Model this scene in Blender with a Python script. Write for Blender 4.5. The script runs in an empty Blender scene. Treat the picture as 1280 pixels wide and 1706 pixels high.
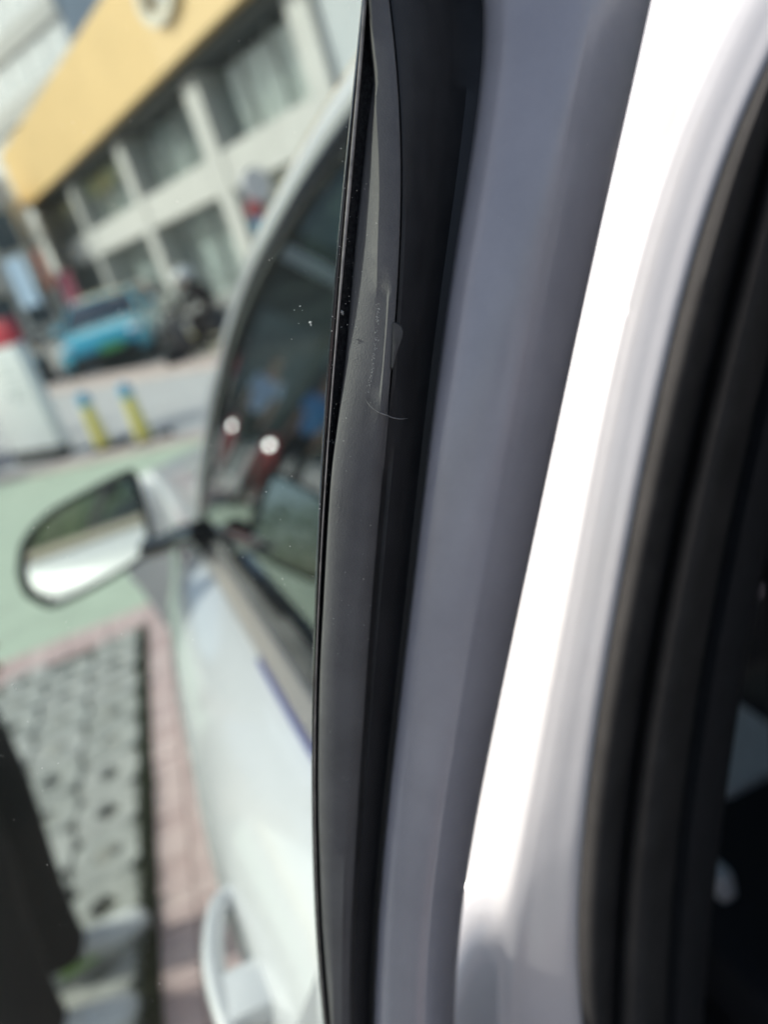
import bpy, bmesh, math, random
import numpy as np
from mathutils import Vector, Matrix
rnd = random.Random(7)
S = bpy.context.scene
COL = S.collection

# ------------------------------------------------------------------ camera
F, H = 1330.0, 1.40                       # focal length in photo pixels, eye height
_r, _p = math.radians(18), math.radians(20.2)
_up = np.array([-math.sin(_r)*math.cos(_p), math.cos(_r)*math.cos(_p), math.sin(_p)])
_a = np.array([222-640., -(474-853.), -F]); _Y = _a-_a.dot(_up)*_up; _Y /= np.linalg.norm(_Y)
M = np.array([np.cross(_Y, _up), _Y, _up])
EYE = np.array([0, 0, H])
cam = bpy.data.cameras.new('camera'); cam_o = bpy.data.objects.new('camera', cam); COL.objects.link(cam_o)
mw = Matrix.Identity(4)
for i in range(3):
    for j in range(3): mw[i][j] = M[i][j]
mw.translation = Vector(EYE); cam_o.matrix_world = mw
cam.sensor_fit = 'VERTICAL'; cam.sensor_height = 36; cam.sensor_width = 36
cam.lens = F/1706*36; cam.clip_start = 0.01; cam.clip_end = 3000
cam.dof.use_dof = True; cam.dof.focus_distance = 0.204; cam.dof.aperture_fstop = cam.lens/1000/0.0047
S.camera = cam_o

# ------------------------------------------------------------------ light
SUN = Vector((-0.76, 0.24, 0.60)).normalized()
w = bpy.data.worlds.new('World'); S.world = w; w.use_nodes = True
nt = w.node_tree; sky = nt.nodes.new('ShaderNodeTexSky'); sky.sky_type = 'NISHITA'; sky.sun_disc = False
sky.sun_elevation = math.asin(SUN.z); sky.sun_rotation = math.atan2(SUN.x, SUN.y)
sky.air_density = 1.0; sky.dust_density = 3.0; sky.ozone_density = 1.0
bg = nt.nodes['Background']; bg.inputs['Strength'].default_value = 0.15
nt.links.new(sky.outputs[0], bg.inputs[0])
sl = bpy.data.lights.new('sun', 'SUN'); so = bpy.data.objects.new('sun', sl); COL.objects.link(so)
sl.energy = 3.0; sl.angle = math.radians(0.7); sl.color = (1, .955, .89)
so.rotation_euler = SUN.to_track_quat('Z', 'Y').to_euler()
vs = S.view_settings; vs.view_transform = 'Standard'; vs.look = 'None'; vs.gamma = 1; vs.exposure = 0.23; vs.use_curve_mapping = False
S.cycles.use_denoising = True
S.cycles.max_bounces = 10; S.cycles.transparent_max_bounces = 16; S.cycles.glossy_bounces = 5
S.cycles.sample_clamp_indirect = 6; S.cycles.caustics_reflective = False; S.cycles.caustics_refractive = False

def ray(u, v): return M@(np.array([u-640., -(v-853.), -F])/F)
def at(u, v, d): return ray(u, v)*d+EYE          # photo pixel at a depth (metres along the optical axis)

# ------------------------------------------------------------------ materials
MATS = {}
def mat(name, col, rough=.5, metal=0, coat=0, noise=0, scale=20, bump=0, bscale=200, col2=None, ior=1.5, emit=None, spec=.5, stretch=None, croug=.03):
    if name in MATS: return MATS[name]
    m = bpy.data.materials.new(name); m.use_nodes = True; t = m.node_tree; b = t.nodes['Principled BSDF']
    b.inputs['Base Color'].default_value = (*col, 1); b.inputs['Roughness'].default_value = rough; b.inputs['Metallic'].default_value = metal
    b.inputs['Coat Weight'].default_value = coat; b.inputs['Coat Roughness'].default_value = croug; b.inputs['Specular IOR Level'].default_value = spec
    tc = t.nodes.new('ShaderNodeTexCoord'); src = tc.outputs['Object']
    if stretch:
        mp = t.nodes.new('ShaderNodeMapping'); mp.inputs['Scale'].default_value = stretch; t.links.new(src, mp.inputs[0]); src = mp.outputs[0]
    if noise or col2:
        n = t.nodes.new('ShaderNodeTexNoise'); n.inputs['Scale'].default_value = scale; n.inputs['Detail'].default_value = 6; n.inputs['Roughness'].default_value = .65
        t.links.new(src, n.inputs['Vector'])
        r = t.nodes.new('ShaderNodeValToRGB'); c2 = col2 or tuple(min(1, c*(1+noise)) for c in col); c1 = col if col2 else tuple(c*(1-noise) for c in col)
        r.color_ramp.elements[0].position = .36; r.color_ramp.elements[1].position = .64
        r.color_ramp.elements[0].color = (*c1, 1); r.color_ramp.elements[1].color = (*c2, 1)
        t.links.new(n.outputs['Fac'], r.inputs[0]); t.links.new(r.outputs[0], b.inputs['Base Color'])
        mr = t.nodes.new('ShaderNodeMapRange'); mr.inputs[3].default_value = max(0, rough-.08); mr.inputs[4].default_value = min(1, rough+.1)
        t.links.new(n.outputs['Fac'], mr.inputs[0]); t.links.new(mr.outputs[0], b.inputs['Roughness'])
    if bump:
        n2 = t.nodes.new('ShaderNodeTexNoise'); n2.inputs['Scale'].default_value = bscale; n2.inputs['Detail'].default_value = 4
        t.links.new(src, n2.inputs['Vector']); bp = t.nodes.new('ShaderNodeBump'); bp.inputs['Strength'].default_value = bump; bp.inputs['Distance'].default_value = .002
        t.links.new(n2.outputs['Fac'], bp.inputs['Height']); t.links.new(bp.outputs[0], b.inputs['Normal'])
    MATS[name] = m; return m
def glass(name, tint, film=0, ior=1.5, power=5, filmcol=(.75, .8, .78)):
    if name in MATS: return MATS[name]
    m = bpy.data.materials.new(name); m.use_nodes = True; t = m.node_tree; t.nodes.remove(t.nodes['Principled BSDF'])
    out = t.nodes['Material Output']; tr = t.nodes.new('ShaderNodeBsdfTransparent'); tr.inputs[0].default_value = (*tint, 1)
    gl = t.nodes.new('ShaderNodeBsdfGlossy'); gl.inputs['Roughness'].default_value = .0; gl.inputs[0].default_value = (1, 1, 1, 1)
    lw = t.nodes.new('ShaderNodeLayerWeight'); pw = t.nodes.new('ShaderNodeMath'); pw.operation = 'POWER'; pw.inputs[1].default_value = power
    f0 = ((ior-1)/(ior+1))**2; mu = t.nodes.new('ShaderNodeMath'); mu.operation = 'MULTIPLY_ADD'; mu.inputs[1].default_value = 1-f0; mu.inputs[2].default_value = f0   # Schlick reflectance
    t.links.new(lw.outputs['Facing'], pw.inputs[0]); t.links.new(pw.outputs[0], mu.inputs[0])
    mx = t.nodes.new('ShaderNodeMixShader'); t.links.new(mu.outputs[0], mx.inputs[0]); t.links.new(tr.outputs[0], mx.inputs[1]); t.links.new(gl.outputs[0], mx.inputs[2])
    last = mx.outputs[0]
    if film:
        di = t.nodes.new('ShaderNodeBsdfTranslucent'); di.inputs[0].default_value = (*filmcol, 1)
        tc = t.nodes.new('ShaderNodeTexCoord'); n = t.nodes.new('ShaderNodeTexNoise'); n.inputs['Scale'].default_value = 9; n.inputs['Detail'].default_value = 2
        t.links.new(tc.outputs['Object'], n.inputs['Vector']); mr = t.nodes.new('ShaderNodeMapRange'); mr.inputs[3].default_value = film*.5; mr.inputs[4].default_value = film*1.5
        t.links.new(n.outputs['Fac'], mr.inputs[0]); m2 = t.nodes.new('ShaderNodeMixShader')
        t.links.new(mr.outputs[0], m2.inputs[0]); t.links.new(last, m2.inputs[1]); t.links.new(di.outputs[0], m2.inputs[2]); last = m2.outputs[0]
    t.links.new(last, out.inputs[0]); MATS[name] = m; return m

white = mat('white_paint', (.635, .635, .645), .32, coat=1, noise=.015, scale=60)
shaded_white = mat('inner_frame_paint', (.375, .365, .395), .34, coat=1, noise=.05, scale=40, croug=.2, bump=.03, bscale=500)  # white frame paint, its shade put into a greyer base colour
rubber = mat('rubber', (.135, .131, .129), .6, noise=.12, scale=55, bump=.25, bscale=2600, spec=.45)
rubber_blk = mat('black_rubber', (.028, .028, .029), .5, noise=.2, scale=80, spec=.4)
flock = mat('flock', (.05, .05, .052), .9, noise=.4, scale=900, bump=.6, bscale=3000, spec=.1)
seal_m = mat('seal_rubber', (.036, .035, .034), .7, noise=.2, scale=40, spec=.25, bump=.2, bscale=1200)
trim_blk = mat('trim_black', (.014, .015, .017), .6, noise=.2, scale=200, spec=.3)
gloss_blk = mat('gloss_black', (.01, .01, .012), .15, coat=.6)
chrome = mat('chrome', (.66, .60, .56), .28, metal=1)  # tan of the reflected paving put into the base colour
mirror_m = mat('mirror_glass', (.86, .9, .89), .01, metal=1)
door_glass = glass('door_glass', (.825, .882, .868), film=.005, ior=1.12)
side_glass = glass('side_glass', (.30, .36, .35), ior=1.55, power=3.4)
dust_m = mat('dust', (.75, .74, .7), .9)
scuff_m = mat('scuff', (.30, .29, .28), .8, noise=.3, scale=900)
lip_m = mat('lip', (.30, .27, .25), .3, coat=.4, noise=.3, scale=200)

# ------------------------------------------------------------------ mesh helpers
def link(o, parent=None, label=None, cat=None, group=None, kind=None):
    COL.objects.link(o)
    if parent: o.parent = parent
    if label: o['label'] = label
    if cat: o['category'] = cat
    if group: o['group'] = group
    if kind: o['kind'] = kind
    return o
def mesh(name, verts, faces, m, parent=None, smooth=True, fix=True, **k):
    me = bpy.data.meshes.new(name); me.from_pydata([tuple(map(float, v)) for v in verts], [], faces)
    if fix:
        bm = bmesh.new(); bm.from_mesh(me); bmesh.ops.recalc_face_normals(bm, faces=bm.faces); bm.to_mesh(me); bm.free()
    if smooth:
        me.polygons.foreach_set('use_smooth', [True]*len(me.polygons))
        me.set_sharp_from_angle(angle=math.radians(40))
    me.materials.append(m); o = bpy.data.objects.new(name, me)
    return link(o, parent, **k)
def empty(name, loc=(0, 0, 0), rz=0, **k):
    o = bpy.data.objects.new(name, None); o.location = loc; o.rotation_euler = (0, 0, rz); o.empty_display_size = .1
    return link(o, **k)
class MB:
    def __init__(s): s.v = []; s.f = []
    def add(s, v, f): n = len(s.v); s.v += [tuple(map(float, p)) for p in v]; s.f += [tuple(i+n for i in q) for q in f]; return s
    def grid(s, cols, closed=False, caps=False):
        n = len(cols[0]); v = [p for c in cols for p in c]; f = []; m = len(cols)
        for i in range(m if closed else m-1):
            a, b = i*n, ((i+1) % m)*n
            for j in range(n-1): f.append((a+j, b+j, b+j+1, a+j+1))
        if closed and caps:
            f.append(tuple(i*n for i in range(m))); f.append(tuple(i*n+n-1 for i in reversed(range(m))))
        return s.add(v, f)
    def box(s, c, d, rz=0, taper=1.0, bev=0):
        x, y, z = d[0]/2, d[1]/2, d[2]/2; cs, sn = math.cos(rz), math.sin(rz)
        if bev:
            bm = bmesh.new(); bmesh.ops.create_cube(bm, size=1)
            for v in bm.verts: v.co = Vector((v.co.x*d[0]*(taper if v.co.z > 0 else 1), v.co.y*d[1]*(taper if v.co.z > 0 else 1), v.co.z*d[2]))
            bmesh.ops.bevel(bm, geom=bm.edges[:], offset=bev, segments=2, affect='EDGES', profile=.6); bm.verts.index_update()
            v = [tuple(q.co) for q in bm.verts]; f = [tuple(q.index for q in fc.verts) for fc in bm.faces]; bm.free()
        else:
            v = [(a*x*(taper if e > 0 else 1), b*y*(taper if e > 0 else 1), e*z) for e in (-1, 1) for a, b in ((-1, -1), (1, -1), (1, 1), (-1, 1))]
            f = [(3, 2, 1, 0), (4, 5, 6, 7), (0, 1, 5, 4), (1, 2, 6, 5), (2, 3, 7, 6), (3, 0, 4, 7)]
        return s.add([(c[0]+p[0]*cs-p[1]*sn, c[1]+p[0]*sn+p[1]*cs, c[2]+p[2]) for p in v], f)
    def tube(s, pts, r, n=10, caps=True):
        pts = [Vector(p) for p in pts]; rs = r if isinstance(r, (list, tuple)) else [r]*len(pts); rings = []
        for i, p in enumerate(pts):
            t = (pts[min(i+1, len(pts)-1)]-pts[max(i-1, 0)]).normalized(); a = t.orthogonal() if i == 0 else (pa-t*pa.dot(t)); a.normalize(); pa = a; b = t.cross(a)
            rings.append([p+(a*math.cos(q)+b*math.sin(q))*rs[i] for q in [2*math.pi*k/n for k in range(n)]])
        cols = [[rg[k] for rg in rings] for k in range(n)]
        return s.grid(cols, True, caps)
    def lathe(s, prof, c=(0, 0, 0), n=24, axis='z'):
        cols = []
        for k in range(n):
            q = 2*math.pi*k/n; col = []
            for r, h in prof:
                p = (r*math.cos(q), r*math.sin(q), h)
                if axis == 'x': p = (h, p[0], p[1])
                if axis == 'y': p = (p[0], h, p[1])
                col.append((c[0]+p[0], c[1]+p[1], c[2]+p[2]))
            cols.append(col)
        return s.grid(cols, True, True)
    def prism(s, poly, vec, n2=None):
        n = len(poly); v = [tuple(p) for p in poly]+[tuple(np.array(p)+np.array(vec)) for p in poly]
        f = [tuple(range(n)), tuple(range(2*n-1, n-1, -1))]+[(i, (i+1) % n, n+(i+1) % n, n+i) for i in range(n)]
        return s.add(v, f)
    def blob(s, c, r, seg=12, ring=8, fn=None):
        v = []; f = []
        for i in range(ring+1):
            th = math.pi*i/ring
            for j in range(seg):
                ph = 2*math.pi*j/seg; q = (math.sin(th)*math.cos(ph), math.sin(th)*math.sin(ph), math.cos(th)); k = fn(q) if fn else 1
                v.append((c[0]+r[0]*q[0]*k, c[1]+r[1]*q[1]*k, c[2]+r[2]*q[2]*k))
        for i in range(ring):
            for j in range(seg): f.append((i*seg+j, (i+1)*seg+j, (i+1)*seg+(j+1) % seg, i*seg+(j+1) % seg))
        return s.add(v, f)
    def build(s, name, m, parent=None, **k): return mesh(name, s.v, s.f, m, parent, **k)
def spline(tab, deg=None):
    xs = np.array([t[0] for t in tab], float); ys = np.array([t[1] for t in tab], float)
    if deg:
        c = np.polyfit(xs/1000, ys, deg); g = lambda y: np.polyval(c, y/1000)
    else:
        n = len(xs); m = np.zeros(n); d = np.diff(ys)/np.diff(xs)      # monotone-ish cubic
        m[0], m[-1] = d[0], d[-1]
        for i in range(1, n-1): m[i] = 0 if d[i-1]*d[i] <= 0 else 2*d[i-1]*d[i]/(d[i-1]+d[i])
        def g(y):
            i = int(np.clip(np.searchsorted(xs, y)-1, 0, n-2)); h = xs[i+1]-xs[i]; t = (y-xs[i])/h
            return (2*t**3-3*t**2+1)*ys[i]+(t**3-2*t**2+t)*h*m[i]+(-2*t**3+3*t**2)*ys[i+1]+(t**3-t**2)*h*m[i+1]
    a, b = xs[0], xs[-1]
    def f(y):
        if y < a: return g(a)+(g(a+20)-g(a))/20*(y-a)
        if y > b: return g(b)+(g(b)-g(b-20))/20*(y-b)
        return g(y)
    return f
def catmull(P, n):
    P = [np.array(p, float) for p in P]; out = []
    for i in range(len(P)-1):
        p0 = P[i-1] if i else 2*P[0]-P[1]; p1, p2 = P[i], P[i+1]; p3 = P[i+2] if i+2 < len(P) else 2*P[-1]-P[-2]
        for k in range(n):
            t = k/n; out.append(.5*((2*p1)+(p2-p0)*t+(2*p0-5*p1+4*p2-p3)*t*t+(3*p1-p0-3*p2+p3)*t**3))
    out.append(P[-1]); return out

# ================================================================== GROUND (setting)
def sheet(name, poly, z, m, **k): return mesh(name, [(x, y, z) for x, y in poly], [tuple(range(len(poly)))], m, smooth=False, kind='structure', **k)
asph = mat('plaza_paving', (.34, .33, .32), .85, noise=.12, scale=1.5, bump=.2, bscale=60)
road_m = mat('road_concrete', (.54, .53, .52), .85, noise=.07, scale=2, bump=.2, bscale=80)
green_m = mat('green_paving', (.47, .545, .425), .85, noise=.08, scale=4, bump=.2, bscale=60)
pink_m = mat('pink_brick', (.64, .48, .455), .85, noise=.10, scale=14, bump=.3, bscale=120)
soil = mat('soil', (.10, .10, .075), .95, noise=.4, scale=30, bump=.5, bscale=90)
paver_m = mat('concrete_paver', (.37, .375, .345), .9, noise=.18, scale=18, bump=.35, bscale=150)
sheet('ground', [(-900, -900), (900, -900), (900, 900), (-900, 900)], -.03, asph)
sheet('parking_bay', [(-4.5, -4), (-.51, -4), (-.51, 3.53), (-4.5, 3.53)], -.012, soil)
n0, n1 = np.array([-1.896, 8.57]), np.array([.009, 7.203]); nd = n1-n0
f0, f1 = np.array([-2.126, 16.34]), np.array([.579, 12.0]); fd = f1-f0
NL, NR = n0-nd*5, n1+nd*5; FL, FR = f0-fd*6, f1+fd*3
sheet('green_pavement', [(-9, 3.77), (4, 3.77), tuple(n1+nd*2.0), tuple(n0-nd*3.7)], -.008, green_m)
sheet('brick_bed', [(-.51, -4), (2.6, -4), (2.6, 3.77), (-4.5, 3.77), (-4.5, 3.53), (-.51, 3.53)], -.010, mat('bed_sand', (.42, .33, .31), .95, noise=.15, scale=30))
u = nd/np.linalg.norm(nd); nn = np.array([-u[1], u[0]])
sheet('road', [tuple(NL+nn*.2), tuple(NR+nn*.2), tuple(FR), tuple(FL)], -.014, road_m)
def kerb(name, a, b, n, wd, h):
    mb = MB(); q = np.array(n)*wd
    mb.prism([(*a, -.03), (*b, -.03), (*(b+q), -.03), (*(a+q), -.03)], (0, 0, h+.03)); return mb.build(name, pink_kerb, kind='structure', smooth=False)
pink_kerb = mat('kerb_stone', (.55, .45, .415), .85, noise=.12, scale=6)
kerb('kerb', NL, NR, nn, .26, .02)
uf = fd/np.linalg.norm(fd); nf = np.array([-uf[1], uf[0]])
kerb('kerb', FL, FR, nf, .5, .10)
# bricks of the band beside the car and of the cross band, each its own piece
pave = empty('brick_band', (0, 0, 0), kind='structure')
def block_mesh(name, d, m, bev=.004):
    mb = MB().box((0, 0, 0), d, bev=bev); me = bpy.data.meshes.new(name); me.from_pydata(mb.v, [], mb.f); me.materials.append(m); return me
pinks = [pink_m, mat('pink_brick_b', (.60, .44, .415), .85, noise=.12, scale=14, bump=.3, bscale=120), mat('pink_brick_c', (.68, .52, .49), .85, noise=.08, scale=14, bump=.3, bscale=120)]
bms = [block_mesh('brick', (.091, .0585, .04), m) for m in pinks]
def brick(x, y): 
    o = bpy.data.objects.new('brick', rnd.choice(bms)); o.location = (x, y, -.015+rnd.uniform(-.0015, .002)); o.rotation_euler = (rnd.uniform(-.012, .012), rnd.uniform(-.012, .012), rnd.uniform(-.012, .012)); link(o, pave)
y = 1.02
while y < 3.50:
    for k in range(3): brick(-.463+.094*k, y+.031)
    y += .0615
for j in range(4):
    for k in range(13): brick(-.463-.094*k+.094*3, 3.545+.0615*j)
# grass pavers with an open cell each
bay = empty('grass_pavers', (0, 0, 0), kind='structure')
def paver_mesh():
    s = .0992; ho = .043; n = 16; mb = MB(); tz, bz = .012, -.03
    def ring(r, z, sq): 
        out = []
        for k in range(n):
            q = 2*math.pi*(k+.5)/n; c, s_ = math.cos(q), math.sin(q)
            if sq:
                m_ = r/max(abs(c), abs(s_)); p = (c*m_, s_*m_, z)
            else:
                m_ = r/(abs(c)+abs(s_))**.75; p = (c*m_, s_*m_, z)
            out.append(p)
        return out
    rs = [ring(s, bz, 1), ring(s, tz-.006, 1), ring(s-.006, tz, 1), ring(ho+.006, tz, 0), ring(ho, tz-.006, 0), ring(ho-.006, bz, 0)]
    cols = [[r[k] for r in rs] for k in range(n)]; mb.grid(cols, True, False)
    me = bpy.data.meshes.new('paver'); me.from_pydata(mb.v, [], mb.f); return me
pms = []
for m in (paver_m, mat('concrete_paver_b', (.34, .345, .315), .9, noise=.2, scale=18, bump=.35, bscale=150), mat('concrete_paver_c', (.40, .40, .37), .9, noise=.15, scale=18, bump=.35, bscale=150)):
    me = paver_mesh(); me.materials.append(m); pms.append(me)
for i in range(6):
    for j in range(13):
        o = bpy.data.objects.new('paver', rnd.choice(pms)); o.location = (-.648-.2*i, 3.42-.2*j-(.1 if i % 2 else 0), rnd.uniform(-.003, .003)); o.rotation_euler = (rnd.uniform(-.02, .02), rnd.uniform(-.02, .02), rnd.uniform(-.03, .03))
        link(o, bay)
# soil crumbs filling some cells to different heights
fill = MB()
for i in range(6):
    for j in range(13):
        if rnd.random() < .8:
            h = rnd.uniform(.002, .02); fill.blob((-.648-.2*i+rnd.uniform(-.01, .01), 3.42-.2*j-(.1 if i % 2 else 0), h-.02), (.05, .05, .02), 8, 4)
fill.build('cell_filling', mat('cell_sand', (.31, .305, .27), .95, noise=.3, scale=60, bump=.5, bscale=90), label='grey grit filling the cells of the grass pavers', cat='grit', kind='stuff')
gr = MB()
def blade(x, y, h, wd):
    a = rnd.uniform(0, 6.28); lx, ly = rnd.uniform(-.5, .5)*h, rnd.uniform(-.5, .5)*h; dx, dy = math.cos(a)*wd, math.sin(a)*wd
    gr.add([(x-dx, y-dy, -.012), (x+dx, y+dy, -.012), (x+lx*.5+dx*.6, y+ly*.5+dy*.6, h*.6), (x+lx, y+ly, h)], [(0, 1, 2), (0, 2, 3)])
for k in range(5200):
    y = rnd.uniform(.9, 3.5); 
    if rnd.random() > (.35 if y > 2.35 else 1): continue
    blade(-.533+rnd.gauss(0, .011), y, rnd.uniform(.012, .042), rnd.uniform(.0012, .0028))
for i in range(6):
    for j in range(13):
        if rnd.random() < .3:
            for k in range(30): blade(-.648-.2*i+rnd.gauss(0, .018), 3.42-.2*j-(.1 if i % 2 else 0)+rnd.gauss(0, .018), rnd.uniform(.01, .03), .002)
gr.build('grass', mat('grass', (.055, .075, .025), .7, noise=.35, scale=40), smooth=False, fix=False, label='thin dark grass between the pavers and the pink bricks', cat='grass', kind='stuff')

# ================================================================== THE NEAR CAR
car = empty('parked_car', (.1, .33, 0), label='white car whose wing mirror and opened rear door fill the foreground', cat='car')
def P_(o):                                   # world-built mesh -> child of the car without moving it
    o.matrix_parent_inverse = Matrix.Translation(-Vector(car.location)); return o
def cpart(mb, name, m, parent=None, **k):
    o = mb.build(name, m, parent or car, **k)
    if not parent: P_(o)
    return o
ROWS = list(range(-420, 2101, 20))
D = spline([(0, .185), (300, .1905), (600, .2), (900, .2155), (1200, .235), (1706, .275)], 2)
E0 = spline([(0, 602), (100, 593), (200, 584), (310, 571), (400, 562), (550, 549), (700, 540), (850, 532), (1000, 524), (1200, 518), (1400, 520), (1550, 527), (1706, 538)], 5)
E1 = spline([(0, 608), (70, 604), (140, 598), (200, 593), (310, 581), (450, 570), (600, 557), (740, 548), (850, 540), (1000, 531), (1200, 524), (1400, 526), (1706, 543)], 5)
E2 = spline([(-300, 606), (0, 611), (70, 615), (135, 622), (160, 619), (200, 613), (310, 601), (420, 590), (520, 582), (600, 575), (700, 562), (800, 550), (1000, 538), (1150, 531), (1300, 529), (1500, 534), (1706, 549)])
E3 = spline([(-300, 590), (0, 612), (100, 620), (200, 628), (310, 632), (420, 629), (520, 627), (600, 622), (700, 606), (800, 588), (1200, 556), (1706, 556)])
E4 = spline([(0, 650), (100, 659), (200, 666), (310, 671), (420, 668), (500, 661), (600, 652), (690, 646), (800, 637), (1000, 622), (1150, 609), (1250, 602), (1400, 592), (1600, 585), (1706, 583)], 6)
E5 = spline([(0, 803), (120, 799), (200, 792), (300, 778), (400, 760), (500, 745), (600, 732), (650, 724), (800, 707), (950, 691), (1150, 667), (1250, 655), (1400, 640), (1550, 629), (1706, 622)], 6)
E7 = spline([(0, 1086), (60, 1076), (140, 1058), (200, 1043), (300, 1018), (420, 993), (550, 963), (700, 933), (850, 902), (1000, 872), (1150, 835), (1300, 805), (1400, 789), (1500, 777), (1706, 759)], 5)
E8 = spline([(0, 1248), (75, 1208), (150, 1172), (250, 1132), (350, 1100), (420, 1080), (550, 1041), (700, 1010), (850, 982), (1000, 956), (1150, 928), (1250, 905), (1400, 880), (1500, 866), (1706, 848)], 5)
E9 = spline([(120, 1280), (205, 1237), (317, 1195), (420, 1167), (550, 1129), (700, 1094), (850, 1064), (1000, 1036), (1150, 1009), (1250, 990), (1400, 976), (1550, 972), (1706, 974)], 4)
EV = spline([(300, 1278), (420, 1243), (550, 1207), (700, 1174), (850, 1142), (1000, 1114), (1150, 1085), (1250, 1067), (1400, 1045), (1550, 1036), (1706, 1032)], 3)
ET = spline([(0, 1545), (600, 1352), (950, 1276), (1100, 1243), (1250, 1222), (1350, 1208), (1500, 1190), (1706, 1172)], 4)
def col(ufn, dfn): return [at(ufn(y), y, dfn(y)) for y in ROWS]
def strip(cols, name, m, parent, sub=1, closed=True, **k):
    if sub > 1:
        rows = list(zip(*cols)); rows = [catmull(r, sub) for r in rows]; cols = list(zip(*rows))
    return MB().grid([list(c) for c in cols], closed, True)
# --- painted inner frame of the opened rear door
W57 = lambda f: (lambda y: E5(y)+f*(E7(y)-E5(y)))
prof = [(0, .017), (.012, .0125), (.05, .0095), (.16, .0068), (.32, .0048), (.48, .0040), (.60, .0044), (.67, .0056), (.74, .0072), (.84, .0105), (.93, .015), (.975, .0185), (.993, .0215), (1.0, .026)]
cols = [col(W57(f), lambda y, d=d: D(y)+d) for f, d in prof]
rows = [catmull(r, 3) for r in zip(*cols)]
front = [list(c) for c in zip(*rows)]
back = [col(W57(f), lambda y, d=d: D(y)+d) for f, d in ((.97, .042), (.6, .050), (.05, .046), (0, .04))]
mb = MB().grid(front+back, True, True)
rear_door = cpart(mb, 'rear_door', shaded_white, label='shaded grey inner frame of the opened rear door')
# --- rubber channel with a split seam, running down beside the glass
gro = lambda y: 1.0 if y < 640 else max(0.0, 1-(y-640)/60.0)
lo = lambda y: max(0.0, min(1.0, (y-640)/160.0))
kk = lambda y: max(0.0, min(1.0, (760-y)/360.0))
W45 = lambda f: (lambda y: E4(y)+f*(E5(y)-E4(y)))
cols = [col(lambda y: E2(y), lambda y: D(y)+.009), col(lambda y: E2(y)+2, lambda y: D(y)+.0028+.0035*kk(y)), col(lambda y: E2(y)+6, lambda y: D(y)+.0020+.003*kk(y)),
        col(lambda y: .5*(E2(y)+6+E3(y)), lambda y: D(y)+.0014+.0015*kk(y)),
        col(lambda y: max(E3(y), E2(y)+8)-1.5, lambda y: D(y)+.0012), col(lambda y: max(E3(y), E2(y)+8), lambda y: D(y)+.0012-(.0009 if y < 470 else .0)),
        col(lambda y: .5*(E3(y)+E4(y)), lambda y: D(y)+.0002+(.0008 if y > 470 else 0)),
        col(lambda y: E4(y)-14, lambda y: D(y)+.0003+.0014*lo(y)), col(lambda y: E4(y)-6, lambda y: D(y)+.0003+.0026*lo(y)), col(lambda y: E4(y)-1.6, lambda y: D(y)+.0008+.003*lo(y)), col(lambda y: E4(y)-.4, lambda y: D(y)+.001+.005*gro(y)+.0033*lo(y)), col(lambda y: E4(y)+1.4, lambda y: D(y)+.001+.005*gro(y)+.0036*lo(y)),
        col(lambda y: E4(y)+1.6, lambda y: D(y)+.02), col(E2, lambda y: D(y)+.02)]
cpart(MB().grid(cols, True, True), 'window_seal', rubber, rear_door, label='dusty dark rubber window seal with a split seam')
cols = [col(lambda y: E4(y)+1.2, lambda y: D(y)+.0075-.0035*(1-gro(y))), col(lambda y: E4(y)+1.9, lambda y: D(y)+.0014+.0006*gro(y)+.0032*lo(y)), col(lambda y: E4(y)+8, lambda y: D(y)+.0022+.0034*lo(y)),
        col(W45(.22), lambda y: D(y)+.0050), col(W45(.42), lambda y: D(y)+.0105), col(W45(.65), lambda y: D(y)+.0165), col(W45(.85), lambda y: D(y)+.019), col(W45(1.02), lambda y: D(y)+.0185),
        col(W45(1.0), lambda y: D(y)+.03), col(lambda y: E4(y)+1.7, lambda y: D(y)+.03)]
cpart(MB().grid(cols, True, True), 'channel_seal', rubber_blk, rear_door)
# --- glass run: lip on the glass, flocked groove
cols = [col(lambda y: E0(y), lambda y: D(y)+.0062), col(lambda y: E0(y)+.5, lambda y: D(y)+.0042), col(lambda y: E0(y)+3, lambda y: D(y)+.0034), col(lambda y: E1(y)-1.5, lambda y: D(y)+.0040), col(lambda y: E1(y)-1.5, lambda y: D(y)+.012), col(lambda y: E0(y), lambda y: D(y)+.012)]
cpart(MB().grid(cols, True, True), 'glass_run_lip', gloss_blk, rear_door)
cols = [col(lambda y: E1(y)+1, lambda y: D(y)+.0048), col(lambda y: E1(y)+3, lambda y: D(y)+.0062), col(lambda y: max(E2(y), E1(y)+4)+2, lambda y: D(y)+.0085), col(lambda y: max(E2(y), E1(y)+4)+4, lambda y: D(y)+.014), col(lambda y: E1(y)+1, lambda y: D(y)+.014)]
cpart(MB().grid(cols, True, True), 'flocked_groove', flock, rear_door)
mb = MB(); mb.tube([at(E1(y)-.2, y, D(y)+.0036) for y in ROWS], [.00025+.00022*max(0, min(1, (620-y)/300)) for y in ROWS], 8)
cpart(mb, 'lip_edge', lip_m, rear_door)
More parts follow.
